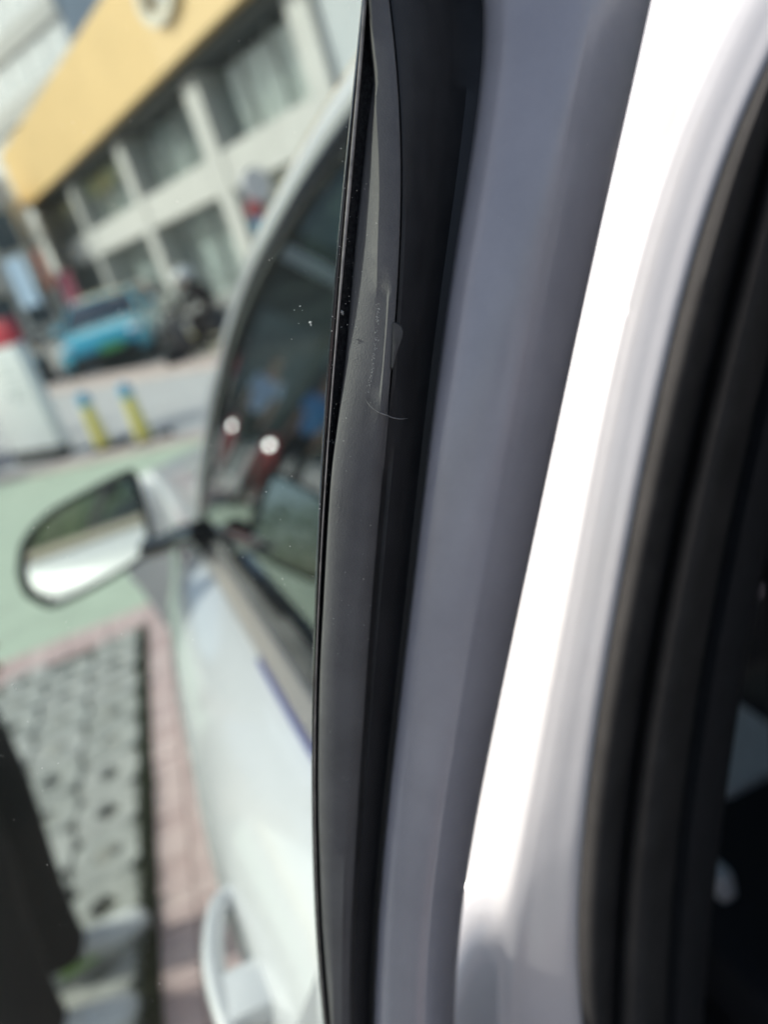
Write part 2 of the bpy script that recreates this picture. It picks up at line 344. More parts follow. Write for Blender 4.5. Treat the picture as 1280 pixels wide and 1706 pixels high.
# --- torn flap and scuffs on the seal
def ribbon(pts, wd, m, name, lift=.0004):
    mb = MB(); P = catmull([np.array([u, v, 0]) for u, v in pts], 6); n = len(P); L = []; R = []; U = []
    for i, p in enumerate(P):
        t = P[min(i+1, n-1)]-P[max(i-1, 0)]; t /= np.linalg.norm(t); q = np.array([-t[1], t[0], 0]); k = wd*(math.sin(math.pi*(i+.6)/(n+.2))**.6)*rnd.uniform(.7, 1.2)
        z = D(p[1])+(-.0001 if p[0] < E4(p[1]) else .0008+.003*(p[0]-E4(p[1]))/30)
        L.append(at(*(p+q*k)[:2], z)); R.append(at(*(p-q*k)[:2], z)); U.append(at(*p[:2], z-lift))
    mb.grid([L, U, R], True, True); return cpart(mb, name, m, rear_door)
ribbon([(608, 664), (618, 677), (632, 687), (645, 692), (655, 696), (668, 698), (680, 697)], 1.1, scuff_m, 'scratch')
ribbon([(627, 470), (630, 470), (636, 473), (638, 480)], .5, scuff_m, 'scratch')
flap = [(655, 534), (662, 537), (670, 543), (672.5, 552), (671, 563), (666, 576), (661, 590), (657, 606), (653, 618), (651, 612), (653, 590), (654, 560)]
mb = MB(); n = len(flap); c = np.mean(np.array(flap), axis=0)
A = [at(u, v, D(v)+.0030) for u, v in flap]; B = [at(u-.12*(u-c[0]), v-.08*(v-c[1]), D(v)-.0002) for u, v in flap]
mb.add(A+B+[at(c[0], c[1], D(c[1])-.0004)], [(i, (i+1) % n, n+(i+1) % n, n+i) for i in range(n)]+[(n+i, n+(i+1) % n, 2*n) for i in range(n)])
cpart(mb, 'torn_flap', mat('torn_rubber', (.075, .073, .07), .7, noise=.2, scale=300), rear_door)
# --- window glass of the rear door, a 4 mm pane reaching away from the hinge side
gdir = np.array([-.962, -.20, 0.0]); gdir /= np.linalg.norm(gdir); gn = np.array([.2, -.962, 0])*.004
R0 = [at(E0(y)+12, y, D(y)+.0075) for y in ROWS]
wl = lambda i: .48+.30*i/len(R0)
fa = [[p+gdir*s*wl(i) for i, p in enumerate(R0)] for s in (0, 1/3, 2/3, 1)]
ba = [[p-gn for p in c] for c in reversed(fa)]
pane = cpart(MB().grid(fa+ba, True, True), 'window_glass', door_glass, rear_door)
ds = MB()
def speck(p, r):
    bm_v = [(1, 0, 0), (-1, 0, 0), (0, 1, 0), (0, -1, 0), (0, 0, 1), (0, 0, -1)]; sc = [r*rnd.uniform(.6, 1.5) for _ in range(3)]
    ds.add([(p[0]+a*sc[0], p[1]+b*sc[1], p[2]+c*sc[2]) for a, b, c in bm_v], [(0, 2, 4), (2, 1, 4), (1, 3, 4), (3, 0, 4), (2, 0, 5), (1, 2, 5), (3, 1, 5), (0, 3, 5)])
for k in range(900):
    i = rnd.randrange(len(ROWS)); s = rnd.uniform(0.004, .14); speck(R0[i]+gdir*s+gn*1.02+np.array([0, 0, rnd.uniform(-.002, .002)]), .00005+.00009*rnd.random()**3)
for u_, v_, r in [(517, 537, .00045), (518, 541, .0003), (601, 514, .0002), (570, 520, .0004), (571, 523, .0003), (569, 545, .0002), (20, 1140, .00025), (26, 1148, .0002), (500, 510, .0002)]:
    d = ray(u_, v_); q = R0[30]; n_ = np.cross(gdir, R0[60]-R0[10]); n_ /= np.linalg.norm(n_); t = ((q-EYE)@n_)/(d@n_); speck(EYE+d*t*.996, r)
for k in range(150):
    y = rnd.uniform(100, 1500); f = rnd.random(); u_ = E2(y)+5+f*(E4(y)-E2(y)-5); speck(at(u_, y, D(y)+.0007), .00004+.00009*rnd.random()**3)
for k in range(120):
    y = rnd.uniform(300, 900); f = rnd.random(); u_ = E0(y)+2+f*(E2(y)-E0(y)); speck(at(u_, y, D(y)+.0035), .00004+.00011*rnd.random()**3)
for k in range(150):                                      # dotted scuff down the seal
    f = rnd.random(); v_ = 505+150*f; u_ = 630-3*f-14*f*f+rnd.gauss(0, 1.6); speck(at(u_, v_, D(v_)+.0002), .00004+.00006*rnd.random())
for k in range(40):                                       # few specks on the painted frame
    v_ = rnd.uniform(50, 1500); f = rnd.uniform(.1, .8); speck(at(E5(v_)+f*(E7(v_)-E5(v_)), v_, D(v_)+.0045), .00003+.00007*rnd.random()**2)
o = cpart(ds, 'dust_specks', dust_m, rear_door, smooth=False, fix=False); o['kind'] = 'stuff'
# --- rest of the opened rear door: skin below the belt, upper rail, rear upright
top = R0[0]; bot = R0[-1]; hb = np.array([-.045, .235, 0])
secd = [(.0, 1.005), (.02, .995), (.05, .97), (.09, .93), (.13, .86), (.14, .76), (.13, .62), (.12, .45), (.10, .34), (.07, .27)]
on = np.array([-.2, .962, 0]); cols = []
for off, z in secd: cols.append([hb+gdir*s+on*(off*(1-.35*abs(2*s/1.0-1)**3)+.01)+np.array([0, 0, z]) for s in np.linspace(0, 1.15, 14)])
for z in (.27, .6, 1.005): cols.append([hb+gdir*s-on*.06+np.array([0, 0, z]) for s in np.linspace(0, 1.15, 14)])
cpart(MB().grid(cols, True, True), 'door_skin', white, rear_door, label='white outer panel of the opened rear door')
def bar(a, b, wv, tv, m, name, parent, **k):
    mb = MB(); a, b = np.array(a), np.array(b); wv, tv = np.array(wv), np.array(tv); cols = []
    for su, sv in ((-1, -1), (1, -1), (1, 1), (-1, 1)): cols.append([a+wv*su+tv*sv, a+(b-a)*.5+wv*su+tv*sv, b+wv*su+tv*sv])
    mb.grid(cols, True, True); return cpart(mb, name, m, parent, **k)
bar(top+np.array([.03, 0, .0]), top+gdir*.50, (0, 0, .02), on*.02, gloss_blk, 'upper_frame_rail', rear_door)
bar(bot+gdir*.80+np.array([0, 0, -.08]), top+gdir*.48, gdir*.02, on*.015, gloss_blk, 'rear_upright', rear_door)
bar(hb+np.array([0, 0, 1.02])+on*.02, hb+gdir*1.15+np.array([0, 0, 1.02])+on*.02, (0, 0, .014), on*.012, chrome, 'belt_moulding', rear_door)
# lower half pane behind the belt, tinted, between the visible pane and the door skin is the same pane (it runs down to the belt)

# --- centre pillar, white in the sun, with two weatherstrips and the dark trim
Pd = lambda y: D(y)+.118
tw = lambda y: (lambda t: t*t*(3-2*t))(max(0, min(1, (y-1270)/480.0)))            # stamped return near the foot: the face swings round to the rear
cols = [col(lambda y: E7(y)-230, lambda y: Pd(y)+.115-.10*tw(y)), col(lambda y: E7(y)-120, lambda y: Pd(y)+.088-.095*tw(y)), col(lambda y: E7(y)-20, lambda y: Pd(y)+.056-.078*tw(y)), col(lambda y: .5*(E7(y)+E8(y)), lambda y: Pd(y)+.025-.034*tw(y)),
        col(lambda y: E8(y)-18, lambda y: Pd(y)+.0065-.007*tw(y)), col(lambda y: E8(y)+4, lambda y: Pd(y)+.0022-.002*tw(y)), col(lambda y: E8(y)+24, lambda y: Pd(y)+.0002+.001*tw(y)), col(lambda y: .45*E8(y)+.55*E9(y), lambda y: Pd(y)-.0012+.002*tw(y)), col(lambda y: E9(y)-8, lambda y: Pd(y)-.0026+.004*tw(y)), col(lambda y: E9(y)+10, lambda y: Pd(y)+.004), col(lambda y: E9(y)+20, lambda y: Pd(y)+.02)]
rows = [catmull(r, 4) for r in zip(*cols)]; front = [list(c) for c in zip(*rows)]
back = [col(lambda y: E9(y)+16, lambda y: Pd(y)+.16), col(lambda y: E7(y)-200, lambda y: Pd(y)+.2)]
pillar = cpart(MB().grid(front+back, True, True), 'centre_pillar', white, label='sunlit white centre pillar beside the door opening')
def bulge(ul, ur, dl, dm, dr, m, name, n=10, parent=pillar, **k):
    cs = []
    for i in range(n+1):
        f = i/n; h = math.sin(math.pi*f**.62)
        cs.append(col(lambda y, f=f: ul(y)+f*(ur(y)-ul(y)), lambda y, f=f, h=h: Pd(y)+(dl*(1-f)+dr*f)*(1-h)+dm*h))
    cs += [col(ur, lambda y: Pd(y)+.05), col(ul, lambda y: Pd(y)+.05)]
    return cpart(MB().grid(cs, True, True), name, m, parent, **k)
bulge(lambda y: E9(y)-4, lambda y: EV(y)+6, -.002, -.010, .020, seal_m, 'weatherstrip')
bulge(lambda y: EV(y)-4, lambda y: EV(y)+96, .010, -.008, .040, seal_m, 'weatherstrip')
cs = [col(lambda y: EV(y)+70, lambda y: Pd(y)+.026), col(lambda y: .6*(EV(y)+70)+.4*ET(y), lambda y: Pd(y)+.016), col(lambda y: ET(y)-15, lambda y: Pd(y)+.022), col(ET, lambda y: Pd(y)+.04), col(lambda y: ET(y)-6, lambda y: Pd(y)+.16), col(lambda y: EV(y)+50, lambda y: Pd(y)+.17)]
cpart(MB().grid(cs, True, True), 'pillar_trim', trim_blk, pillar)

# --- front door: shoulder, belt, window
cx = lambda y: .003+(.655-y)*.0872
SEC = [(.03, .985), (.008, .985), (-.02, .978), (-.05, .964), (-.085, .938), (-.12, .898), (-.143, .845), (-.150, .77), (-.146, .66), (-.135, .53), (-.125, .42), (-.115, .34), (-.085, .28), (.02, .26)]
scl = spline([(.0, .9), (.42, .93), (.69, 1.0), (1.0, .93), (1.25, .83), (1.5, .64), (1.9, .40), (2.3, .22), (2.6, .10)])
zof = lambda y: (y-.655)*-.02 if y < 1.3 else -.013-(y-1.3)*.09
def skin(ys, arch=None, sec=SEC, inn=.05, zcut=None):
    cols = []
    for dx, z in sec:
        c = []
        for y in ys:
            zz = z+zof(y)*(1 if z > .6 else .3)
            if arch: 
                k = arch[1]**2-(y-arch[0])**2; zz = max(zz, .33+math.sqrt(k)) if k > 0 else zz
            c.append(np.array([cx(y)+dx*scl(y) if dx < 0 else cx(y)+dx, y, zz]))
        cols.append(c)
    c2 = [[p+np.array([inn, 0, 0]) for p in c] for c in reversed(cols)]
    return MB().grid(cols+c2, True, True)
front_door = cpart(skin(np.linspace(.435, 1.43, 26)), 'front_door', white, label='white front door with curved shoulder and pull handle')
cpart(skin(np.linspace(1.436, 2.62, 30), arch=(1.98, .38)), 'front_wing', white)
# belt moulding in three runs
def belt_bar(x0, x1, z0, z1, m, name, ya=.40, yb=1.29):
    cols = [[np.array([cx(y)+x, y, z+zof(y)]) for y in np.linspace(ya, yb, 12)] for x, z in ((x0, z0), (x1, z0), (x1, z1), (x0, z1))]
    return cpart(MB().grid(cols, True, True), name, m, front_door)
belt_bar(-.012, .009, .982, 1.002, chrome, 'belt_moulding')
belt_bar(.0095, .034, .982, 1.014, gloss_blk, 'belt_seal')
belt_bar(-.0175, -.0125, .978, .990, mat('blue_film', (.10, .11, .30), .4), 'moulding_film', .40, .82)
B1 = np.array([cx(1.263)+.028, 1.263, .99]); bd = np.array([-.058, 1, -.0]); ld = np.array([.42, 0, 1.]); pn = np.cross(bd, ld); pn /= np.linalg.norm(pn)
def onwin(u, v): d = ray(u, v); return EYE+d*(((B1-EYE)@pn)/(d@pn))
Wp = [onwin(u, v) for u, v in [(337, 893), (338, 830), (349, 745), (366, 650), (391, 555), (424, 470), (462, 398), (506, 325), (550, 262), (588, 212)]]
Wp = catmull(Wp, 4); last = Wp[-1]
tl = Wp[-1]-Wp[-3]; tl /= np.linalg.norm(tl); back_ = np.array([.058, -1, 0.])/1.0017
while Wp[-1][1] > .44 and len(Wp) < 60:                 # the upper edge flattens into the roof line and runs back to the pillar
    tl = tl*.82+back_*.18; tl /= np.linalg.norm(tl); Wp.append(Wp[-1]+tl*.03)
base = [np.array([cx(p[1])+.028, p[1], .99]) for p in Wp]
rq = [np.array(Wp[-1]), np.array([cx(Wp[-1][1])+.028, Wp[-1][1], .99])]
bar(rq[0]+np.array([0, .008, .0]), rq[1]+np.array([0, .008, 0]), (0, .016, 0), (.008, 0, 0), gloss_blk, 'rear_frame_upright', front_door)
inn = np.array([.004, .0, -.0012]); cent = np.mean(np.array(Wp), axis=0)
def offs(d, lift):                                       # curve parallel to the window edge, d outward in the window plane
    out = []
    for i, p in enumerate(Wp):
        t = Wp[min(i+1, len(Wp)-1)]-Wp[max(i-1, 0)]; t /= np.linalg.norm(t); q = np.cross(pn, t); q = q if q[1]+q[2] > 0 else -q
        out.append(p+q*d+pn*lift*(-1 if pn[0] > 0 else 1))
    return out
rowsg = [[b+(a-b)*f for f in np.linspace(0, 1, 8)] for a, b in zip(offs(-.004, -.004), base)]
g1 = [list(c) for c in zip(*rowsg)]; g2 = [[p+inn for p in c] for c in reversed(g1)]
cpart(MB().grid(g1+g2, True, True), 'window_glass', side_glass, front_door)
fr = [offs(-.010, .001), offs(-.002, .006), offs(.006, .007), offs(.012, .005), offs(.012, -.02), offs(-.010, -.02)]
cpart(MB().grid(fr, True, True), 'window_frame', gloss_blk, front_door)
rail = [offs(.0125, .004), offs(.016, .008), offs(.028, .009), offs(.046, .004), offs(.062, -.008), offs(.066, -.03), offs(.0125, -.03)]
roof_rail = cpart(MB().grid(rail, True, True), 'roof_pillar', white)
# rail carries on above the rear opening
e_ = [c[-1] for c in rail]; dirb = np.array([.095, -1, .05]); 
mb = MB().grid([[p+dirb*s*np.array([1, 1, 1-.5*s]) for s in np.linspace(.004, 1.5, 12)] for p in [q+np.array([.045, 0, .05]) for q in e_]], True, True); cpart(mb, 'roof_rail', white)
# --- handle
hy = lambda u, v, z: EYE+ray(u, v)/-ray(u, v)[2]*(H-z)
hp = [hy(402, 1492, .865)+np.array([.03, 0, 0]), hy(385, 1494, .868), hy(363, 1520, .870), hy(356, 1570, .872), hy(358, 1620, .872), hy(372, 1680, .872), hy(388, 1725, .87), hy(404, 1770, .868), hy(440, 1800, .868)+np.array([.02, 0, 0])]
mb = MB(); mb.tube(catmull(hp, 5), [.0095]*(5*8+1), 12)
for i, v in enumerate(mb.v): mb.v[i] = (v[0], v[1], .870+(v[2]-.870)*1.25)
handle = cpart(mb, 'door_handle', white, front_door)
pc = [hy(428, 1640, .86), hy(412, 1690, .86)]
mb = MB(); mb.box(tuple(hy(410, 1668, .868)+np.array([.004, 0, 0])), (.040, .05, .030), bev=.008); cpart(mb, 'handle_grip_end', white, front_door)
mb = MB(); mb.blob(tuple(hy(418, 1575, .865)+np.array([.020, 0, 0])), (.018, .05, .025), 16, 10); cpart(mb, 'handle_recess', gloss_blk, front_door)
# --- wing mirror
mc = at(140, 905, 1.43); mn = np.array([-.107, -.985, .13]); mn /= np.linalg.norm(mn)
def onmir(u, v): d = ray(u, v); return EYE+d*(((mc-EYE)@mn)/(d@mn))
out = [(28, 955), (36, 905), (75, 858), (135, 822), (212, 784), (228, 790), (238, 815), (256, 890), (254, 915), (238, 934), (170, 975), (95, 1012), (66, 1008), (40, 990)]
ring = catmull([np.array([u_, v_, 0.]) for u_, v_ in out+out[:1]], 4)[:-1]
cpx = np.array([145., 905, 0]); mdir = -mn; hdir = np.array([-.20, .95, -.12])
def mring(sc, back): return [onmir(*(cpx+(p-cpx)*sc)[:2])+hdir*back for p in ring]
prof = [(.895, .006), (.90, .0), (.94, -.004), (.98, 0), (.99, .012), (.97, .03), (.90, .06), (.78, .09), (.60, .12), (.4, .15), (.02, .155)]
cols = [mring(s, b) for s, b in prof]; cols = [c+[c[0]] for c in cols]
mb = MB().grid(cols)
mirror = cpart(mb, 'wing_mirror', white)
cols = [mring(s, b) for s, b in ((.90, .012), (.885, .001), (.945, -.0052), (.992, -.001), (1.012, .014), (1.0, .026), (.965, .036))]; cols = [c+[c[0]] for c in cols]
cpart(MB().grid(cols), 'mirror_rim', trim_blk, mirror)
yaw = Matrix.Rotation(math.radians(0), 3, 'Z')
gp = mring(.90, .006); gc = np.mean(np.array(gp), axis=0)
mb = MB().add(gp+[p+mdir*.004 for p in gp], [tuple(range(len(gp))), tuple(range(2*len(gp)-1, len(gp)-1, -1))]+[(i, (i+1) % len(gp), len(gp)+(i+1) % len(gp), len(gp)+i) for i in range(len(gp))])
cpart(mb, 'mirror_glass', mirror_m, mirror, smooth=False)
arm = [at(246, 912, 1.47), at(268, 908, 1.43), at(305, 893, 1.37), at(338, 888, 1.30)]
mb = MB(); mb.tube(catmull(arm, 6), [.018+.010*abs(i/18-.4) for i in range(19)], 14)
cpart(mb, 'mirror_arm', gloss_blk, mirror)
a_, b_, c_ = onwin(335, 905), onwin(338, 855), onwin(432, 905)
mb = MB().prism([a_+np.array([-.012, 0, -.012]), b_+np.array([-.012, .01, 0]), onwin(352, 868)-np.array([.012, 0, 0]), onwin(385, 884)-np.array([.012, 0, 0]), c_-np.array([.010, 0, 0]), onwin(420, 915)-np.array([.010, 0, 0])], (.03, 0, 0))
cpart(mb, 'mirror_sail', gloss_blk, front_door)
# --- bonnet, windscreen, roof, far side, floor
ys = np.linspace(1.46, 2.62, 12); cols = []
for k, f in enumerate(np.linspace(0, 1, 11)):
    cols.append([np.array([cx(y)+.032+f*1.62, y, .985+zof(y)+.07*math.sin(math.pi*f)**.6*(1-.4*(y-1.46))]) for y in ys])
cols += [[p-np.array([0, 0, .06]) for p in c] for c in reversed(cols)]
cpart(MB().grid(cols, True, True), 'bonnet', white)
ws = []
for f in np.linspace(0, 1, 7):
    a = np.array([cx(1.44)+.10+f*1.50, 1.44+.16*math.sin(math.pi*f), .985+.06*math.sin(math.pi*f)]); b = np.array([.33+f*1.04, .34+.08*math.sin(math.pi*f), 1.455+.05*math.sin(math.pi*f)])
    ws.append([a+(b-a)*t+np.array([0, .0, .05*math.sin(math.pi*t)]) for t in np.linspace(0, 1, 8)])
cpart(MB().grid(ws+[[p-np.array([0, .003, .005]) for p in c] for c in reversed(ws)], True, True), 'windscreen', side_glass)
rf = []
for f in np.linspace(0, 1, 9): rf.append([np.array([.31+f*1.08-.06*(y-.3)*0, y+.08*math.sin(math.pi*f), 1.462+.06*math.sin(math.pi*f)+.03*math.sin(math.pi*(.34-y)/2.2)]) for y in np.linspace(.33, -1.5, 10)])
cpart(MB().grid(rf+[[p-np.array([0, 0, .03]) for p in c] for c in reversed(rf)], True, True), 'roof', white)
fs = MB()
far = [(1.66, .27), (1.75, .34), (1.78, .6), (1.77, .85), (1.68, .98), (1.63, .98), (1.66, .6), (1.62, .27)]
fs.grid([[np.array([x+cx(y)*.9, y, z]) for y in np.linspace(-1.0, 1.43, 8)] for x, z in far], True, True); cpart(fs, 'far_side_doors', mat('door_card', (.05, .05, .055), .6, noise=.2, scale=30))
mb = MB(); mb.grid([[np.array([x, y, z]) for y in np.linspace(-1.0, .9, 4)] for x, z in ((1.66, .98), (1.46, 1.44), (1.455, 1.44), (1.655, .98))], True, True); cpart(mb, 'far_window', side_glass)
mb = MB(); mb.grid([[np.array([x, y, z]) for y in np.linspace(-1.2, 1.45, 4)] for x, z in ((.0, .30), (1.66, .30), (1.66, .22), (.0, .22))], True, True); cpart(mb, 'floor_pan', mat('carpet', (.018, .018, .02), .95, noise=.3, scale=200))
mb = MB(); mb.box((.82, 1.36, .82), (1.55, .35, .32), bev=.06); cpart(mb, 'dashboard', trim_blk)
sk = []
for x, z in ((-.10, .34), (-.085, .28), (.05, .25), (.10, .30), (.05, .37), (-.06, .37)): sk.append([np.array([cx(y)+x, y, z]) for y in np.linspace(-1.0, .43, 6)])
cpart(MB().grid(sk, True, True), 'sill', white)
cpart(skin(np.linspace(-2.3, -1.02, 24), arch=(-1.45, .38)), 'rear_quarter', white)
# seat
seat_d = mat('seat_fabric', (.016, .017, .021), .8, noise=.25, scale=150, bump=.3, bscale=900)
seat_g = mat('seat_insert', (.80, .81, .82), .7, noise=.1, scale=80, bump=.3, bscale=600)
def seat_mesh():
    mb = MB(); cols = []
    for f in np.linspace(0, 2*math.pi, 17)[:-1]:
        a, b = math.cos(f), math.sin(f); sx = math.copysign(abs(a)**.5, a)*.25; sy = math.copysign(abs(b)**.5, b)*.07
        cols.append([np.array([.60+sx*k, .50+sy*k2-.22*t, .46+.62*t]) for t, k, k2 in ((0, .85, 1), (.1, 1, 1.25), (.4, 1, 1.1), (.75, .95, .9), (.95, .75, .75), (1, .45, .4))])
    return mb.grid(cols, True, True)
seat = cpart(seat_mesh(), 'front_seat', seat_d)
mb = MB(); mb.box((.60, .80, .40), (.52, .52, .17), bev=.05); cpart(mb, 'seat_cushion', seat_d, seat)
mb = MB(); mb.box((.60, .26, 1.20), (.25, .10, .17), bev=.04); cpart(mb, 'headrest', seat_d, seat)
mb = MB(); mb.box((.585, .93, .487), (.15, .24, .02), bev=.008); cpart(mb, 'seat_insert', seat_g, seat)
mb = MB(); mb.tube([(.30, .36, 1.15), (.34, .44, .85), (.46, .62, .52)], .018, 8); cpart(mb, 'seat_belt', seat_d, seat)
mb = MB(); mb.box((.405, .69, .50), (.022, .03, .05), bev=.006); cpart(mb, 'belt_buckle', seat_g, seat)
# wheels
tyre_m = mat('tyre', (.02, .02, .021), .85, noise=.2, scale=60); rim_m = mat('alloy', (.5, .5, .51), .3, metal=1)
def wheel(x, y, parent, side=-1, r=.33, world=True):
    mb = MB().lathe([(r*.62, -.09), (r*.9, -.10), (r*.985, -.075), (r, 0), (r*.985, .075), (r*.9, .10), (r*.62, .09)], (x, y, r), 32, 'x')
    t = mb.build('wheel', tyre_m, parent)
    m2 = MB()
    for k in range(5):
        q = 2*math.pi*k/5; c = (x+side*.07, y+math.cos(q)*r*.34, r+math.sin(q)*r*.34)
        p1 = (x+side*.075, y+math.cos(q)*r*.08, r+math.sin(q)*r*.08); p2 = (x+side*.09, y+math.cos(q)*r*.63, r+math.sin(q)*r*.63); m2.tube([p1, p2], [.035, .024], 8)
    m2.lathe([(r*.60, -.07), (r*.66, -.085), (r*.66, .085), (r*.60, .07)], (x, y, r), 32, 'x')
    rr = m2.build('rim', rim_m, t)
    return t
P_(wheel(cx(1.98)+.085, 1.98, car)); P_(wheel(cx(-1.45)-.0, -1.45, car))

# ================================================================== STREET THINGS
# --- totem sign
sg = empty('totem_sign', (-1.42, 8.97, 0), math.radians(52-90+0), label='white totem sign with red head and black foot by the kerb', cat='sign')
sg.rotation_euler = (0, 0, math.radians(-48))
wd = .90; x0 = -wd+.25
sw = mat('sign_white', (.86, .87, .86), .35, coat=.4, noise=.02, scale=5); sr = mat('sign_red', (.55, .02, .05), .4, coat=.4); sb = mat('sign_foot', (.02, .021, .023), .6)
sgt = mat('sign_grey', (.52, .55, .55), .5)
MB().box((-.20, 0, .675), (wd, .14, 1.09), bev=.02).build('panel', sw, sg)
MB().box((-.20, 0, 1.345), (wd+.004, .144, .245), bev=.02).build('head_band', sr, sg)
MB().box((-.20, 0, .055), (wd*.93, .16, .11), bev=.01).build('foot', sb, sg)
for k, (z, w_, xx) in enumerate([(1.05, .30, -.05), (.93, .38, -.06), (.80, .34, -.04), (.74, .42, -.08), (.68, .30, -.02)]): MB().box((xx, -.0715, z), (w_, .004, .022)).build('text_line', sgt, sg)
# --- warning posts
def post(x, y, label):
    e = empty('warning_post', (x, y, 0), label=label, cat='post', group='yellow warning posts by the kerb')
    MB().lathe([(.07, .03), (.075, .05), (.066, .30), (.058, .47), (.05, .475)], n=20).build('shaft', mat('post_yellow', (.80, .68, .16), .5, noise=.08, scale=20), e)
    MB().lathe([(.05, .47), (.062, .475), (.062, .56), (.045, .60), (.01, .615)], n=20).build('cap', mat('post_blue', (.12, .42, .62), .45), e)
    MB().lathe([(.14, .0), (.145, .02), (.10, .035), (.075, .05)], n=20).build('base', rubber_blk, e)
    MB().box((.20, -.02, .03), (.14, .12, .05), bev=.01).build('foot_block', rubber_blk, e)
post(-.86, 8.33, 'paler yellow warning post with blue cap nearer the totem sign')
post(-.44, 7.93, 'brighter yellow warning post with blue cap nearer the wing mirror')

# --- cars in the street
glass_dk = mat('car_glass', (.02, .025, .03), .06, coat=.5)
def street_car(name, label, loc, rz, paint, plate=None, group='cars in the street'):
    e = empty(name, loc, rz, label=label, cat='car', group=group)           # nose towards -y
    L = 2.2; st = [(-2.2, .62, .36, .60), (-2.12, .78, .26, .74), (-1.9, .86, .22, .83), (-1.2, .90, .20, .93), (-.6, .91, .20, .97), (.6, .91, .20, .99), (1.6, .90, .22, 1.0), (2.05, .84, .26, .96), (2.2, .70, .40, .82)]
    rings = []
    for y, hw, z0, z1 in st:
        h = z1-z0; zc = (z0+z1)/2; rg = []
        for k in range(20):
            q = 2*math.pi*(k+.5)/20; a, b = math.cos(q), math.sin(q)
            rg.append((math.copysign(abs(a)**.38, a)*hw, y, zc+math.copysign(abs(b)**.5, b)*h/2))
        rings.append(rg)
    MB().grid([[r[k] for r in rings] for k in range(20)], True, True).build('body', paint, e)
    cb = [(-1.05, .70, .95, .96), (-.35, .62, .95, 1.36), (.1, .60, .95, 1.45), (.8, .60, .95, 1.44), (1.3, .62, .95, 1.33), (1.85, .70, .95, 1.0)]
    rings = [[(-.80, y, z0), (-.80+.02, y, z0+.02), (-hw, y, z1-.05 if z1 > 1.1 else z1), (-hw+.12, y, z1), (hw-.12, y, z1), (hw, y, z1-.05 if z1 > 1.1 else z1), (.78, y, z0+.02), (.80, y, z0)] for y, hw, z0, z1 in cb]
    MB().grid([[r[k] for r in rings] for k in range(8)], True, True).build('cabin_glass', glass_dk, e)
    rf = [[(-.60+.05*abs(i-2)*0, y, z), ] for i, (y, z) in enumerate([])]
    MB().grid([[(x, y, z+.012-.03*(abs(x)/.6)**3) for y, z in ((-.36, 1.36), (.1, 1.455), (.8, 1.445), (1.3, 1.335))] for x in (-.6, -.3, 0, .3, .6)]+[[(x, y, z-.02-.03*(abs(x)/.6)**3) for y, z in ((-.36, 1.36), (.1, 1.455), (.8, 1.445), (1.3, 1.335))] for x in (.6, .3, 0, -.3, -.6)], True, True).build('roof', paint, e)
    for s in (-1, 1):
        MB().blob((s*.66, -2.06, .68), (.17, .14, .07), 12, 8).build('headlight', mat('lamp', (.8, .85, .88), .1, coat=1), e)
        MB().blob((s*.98, -.62, 1.02), (.10, .06, .07), 10, 8).build('door_mirror', paint, e)
        for y in (-1.35, 1.35): wheel(s*.82, y, e, s, .32)
        MB().tube([(s*.80, -1.02, .97), (s*.63, -.36, 1.36)], .03, 8).build('screen_pillar', paint, e)
    MB().box((0, -2.2, .38), (1.3, .10, .2), bev=.03).build('grille', trim_blk, e)
    if plate: MB().box((.18, -2.262, .50), (.46, .015, .15), bev=.004).build('number_plate', plate, e)
    return e
street_car('blue_car', 'turquoise blue car with green number plate facing the camera', (-.72, 18.2, 0), math.radians(-6), mat('turquoise', (.07, .50, .66), .25, metal=.1, coat=1), mat('plate_green', (.12, .48, .16), .4))
street_car('dark_car', 'black car half hidden behind the totem sign', (-3.3, 19.6, 0), math.radians(6), mat('black_car_paint', (.02, .022, .027), .25, coat=1))
street_car('white_car', 'white car parked behind the turquoise car', (-.15, 27.5, 0), math.radians(-16), mat('pale_car_paint', (.62, .60, .60), .3, coat=1))

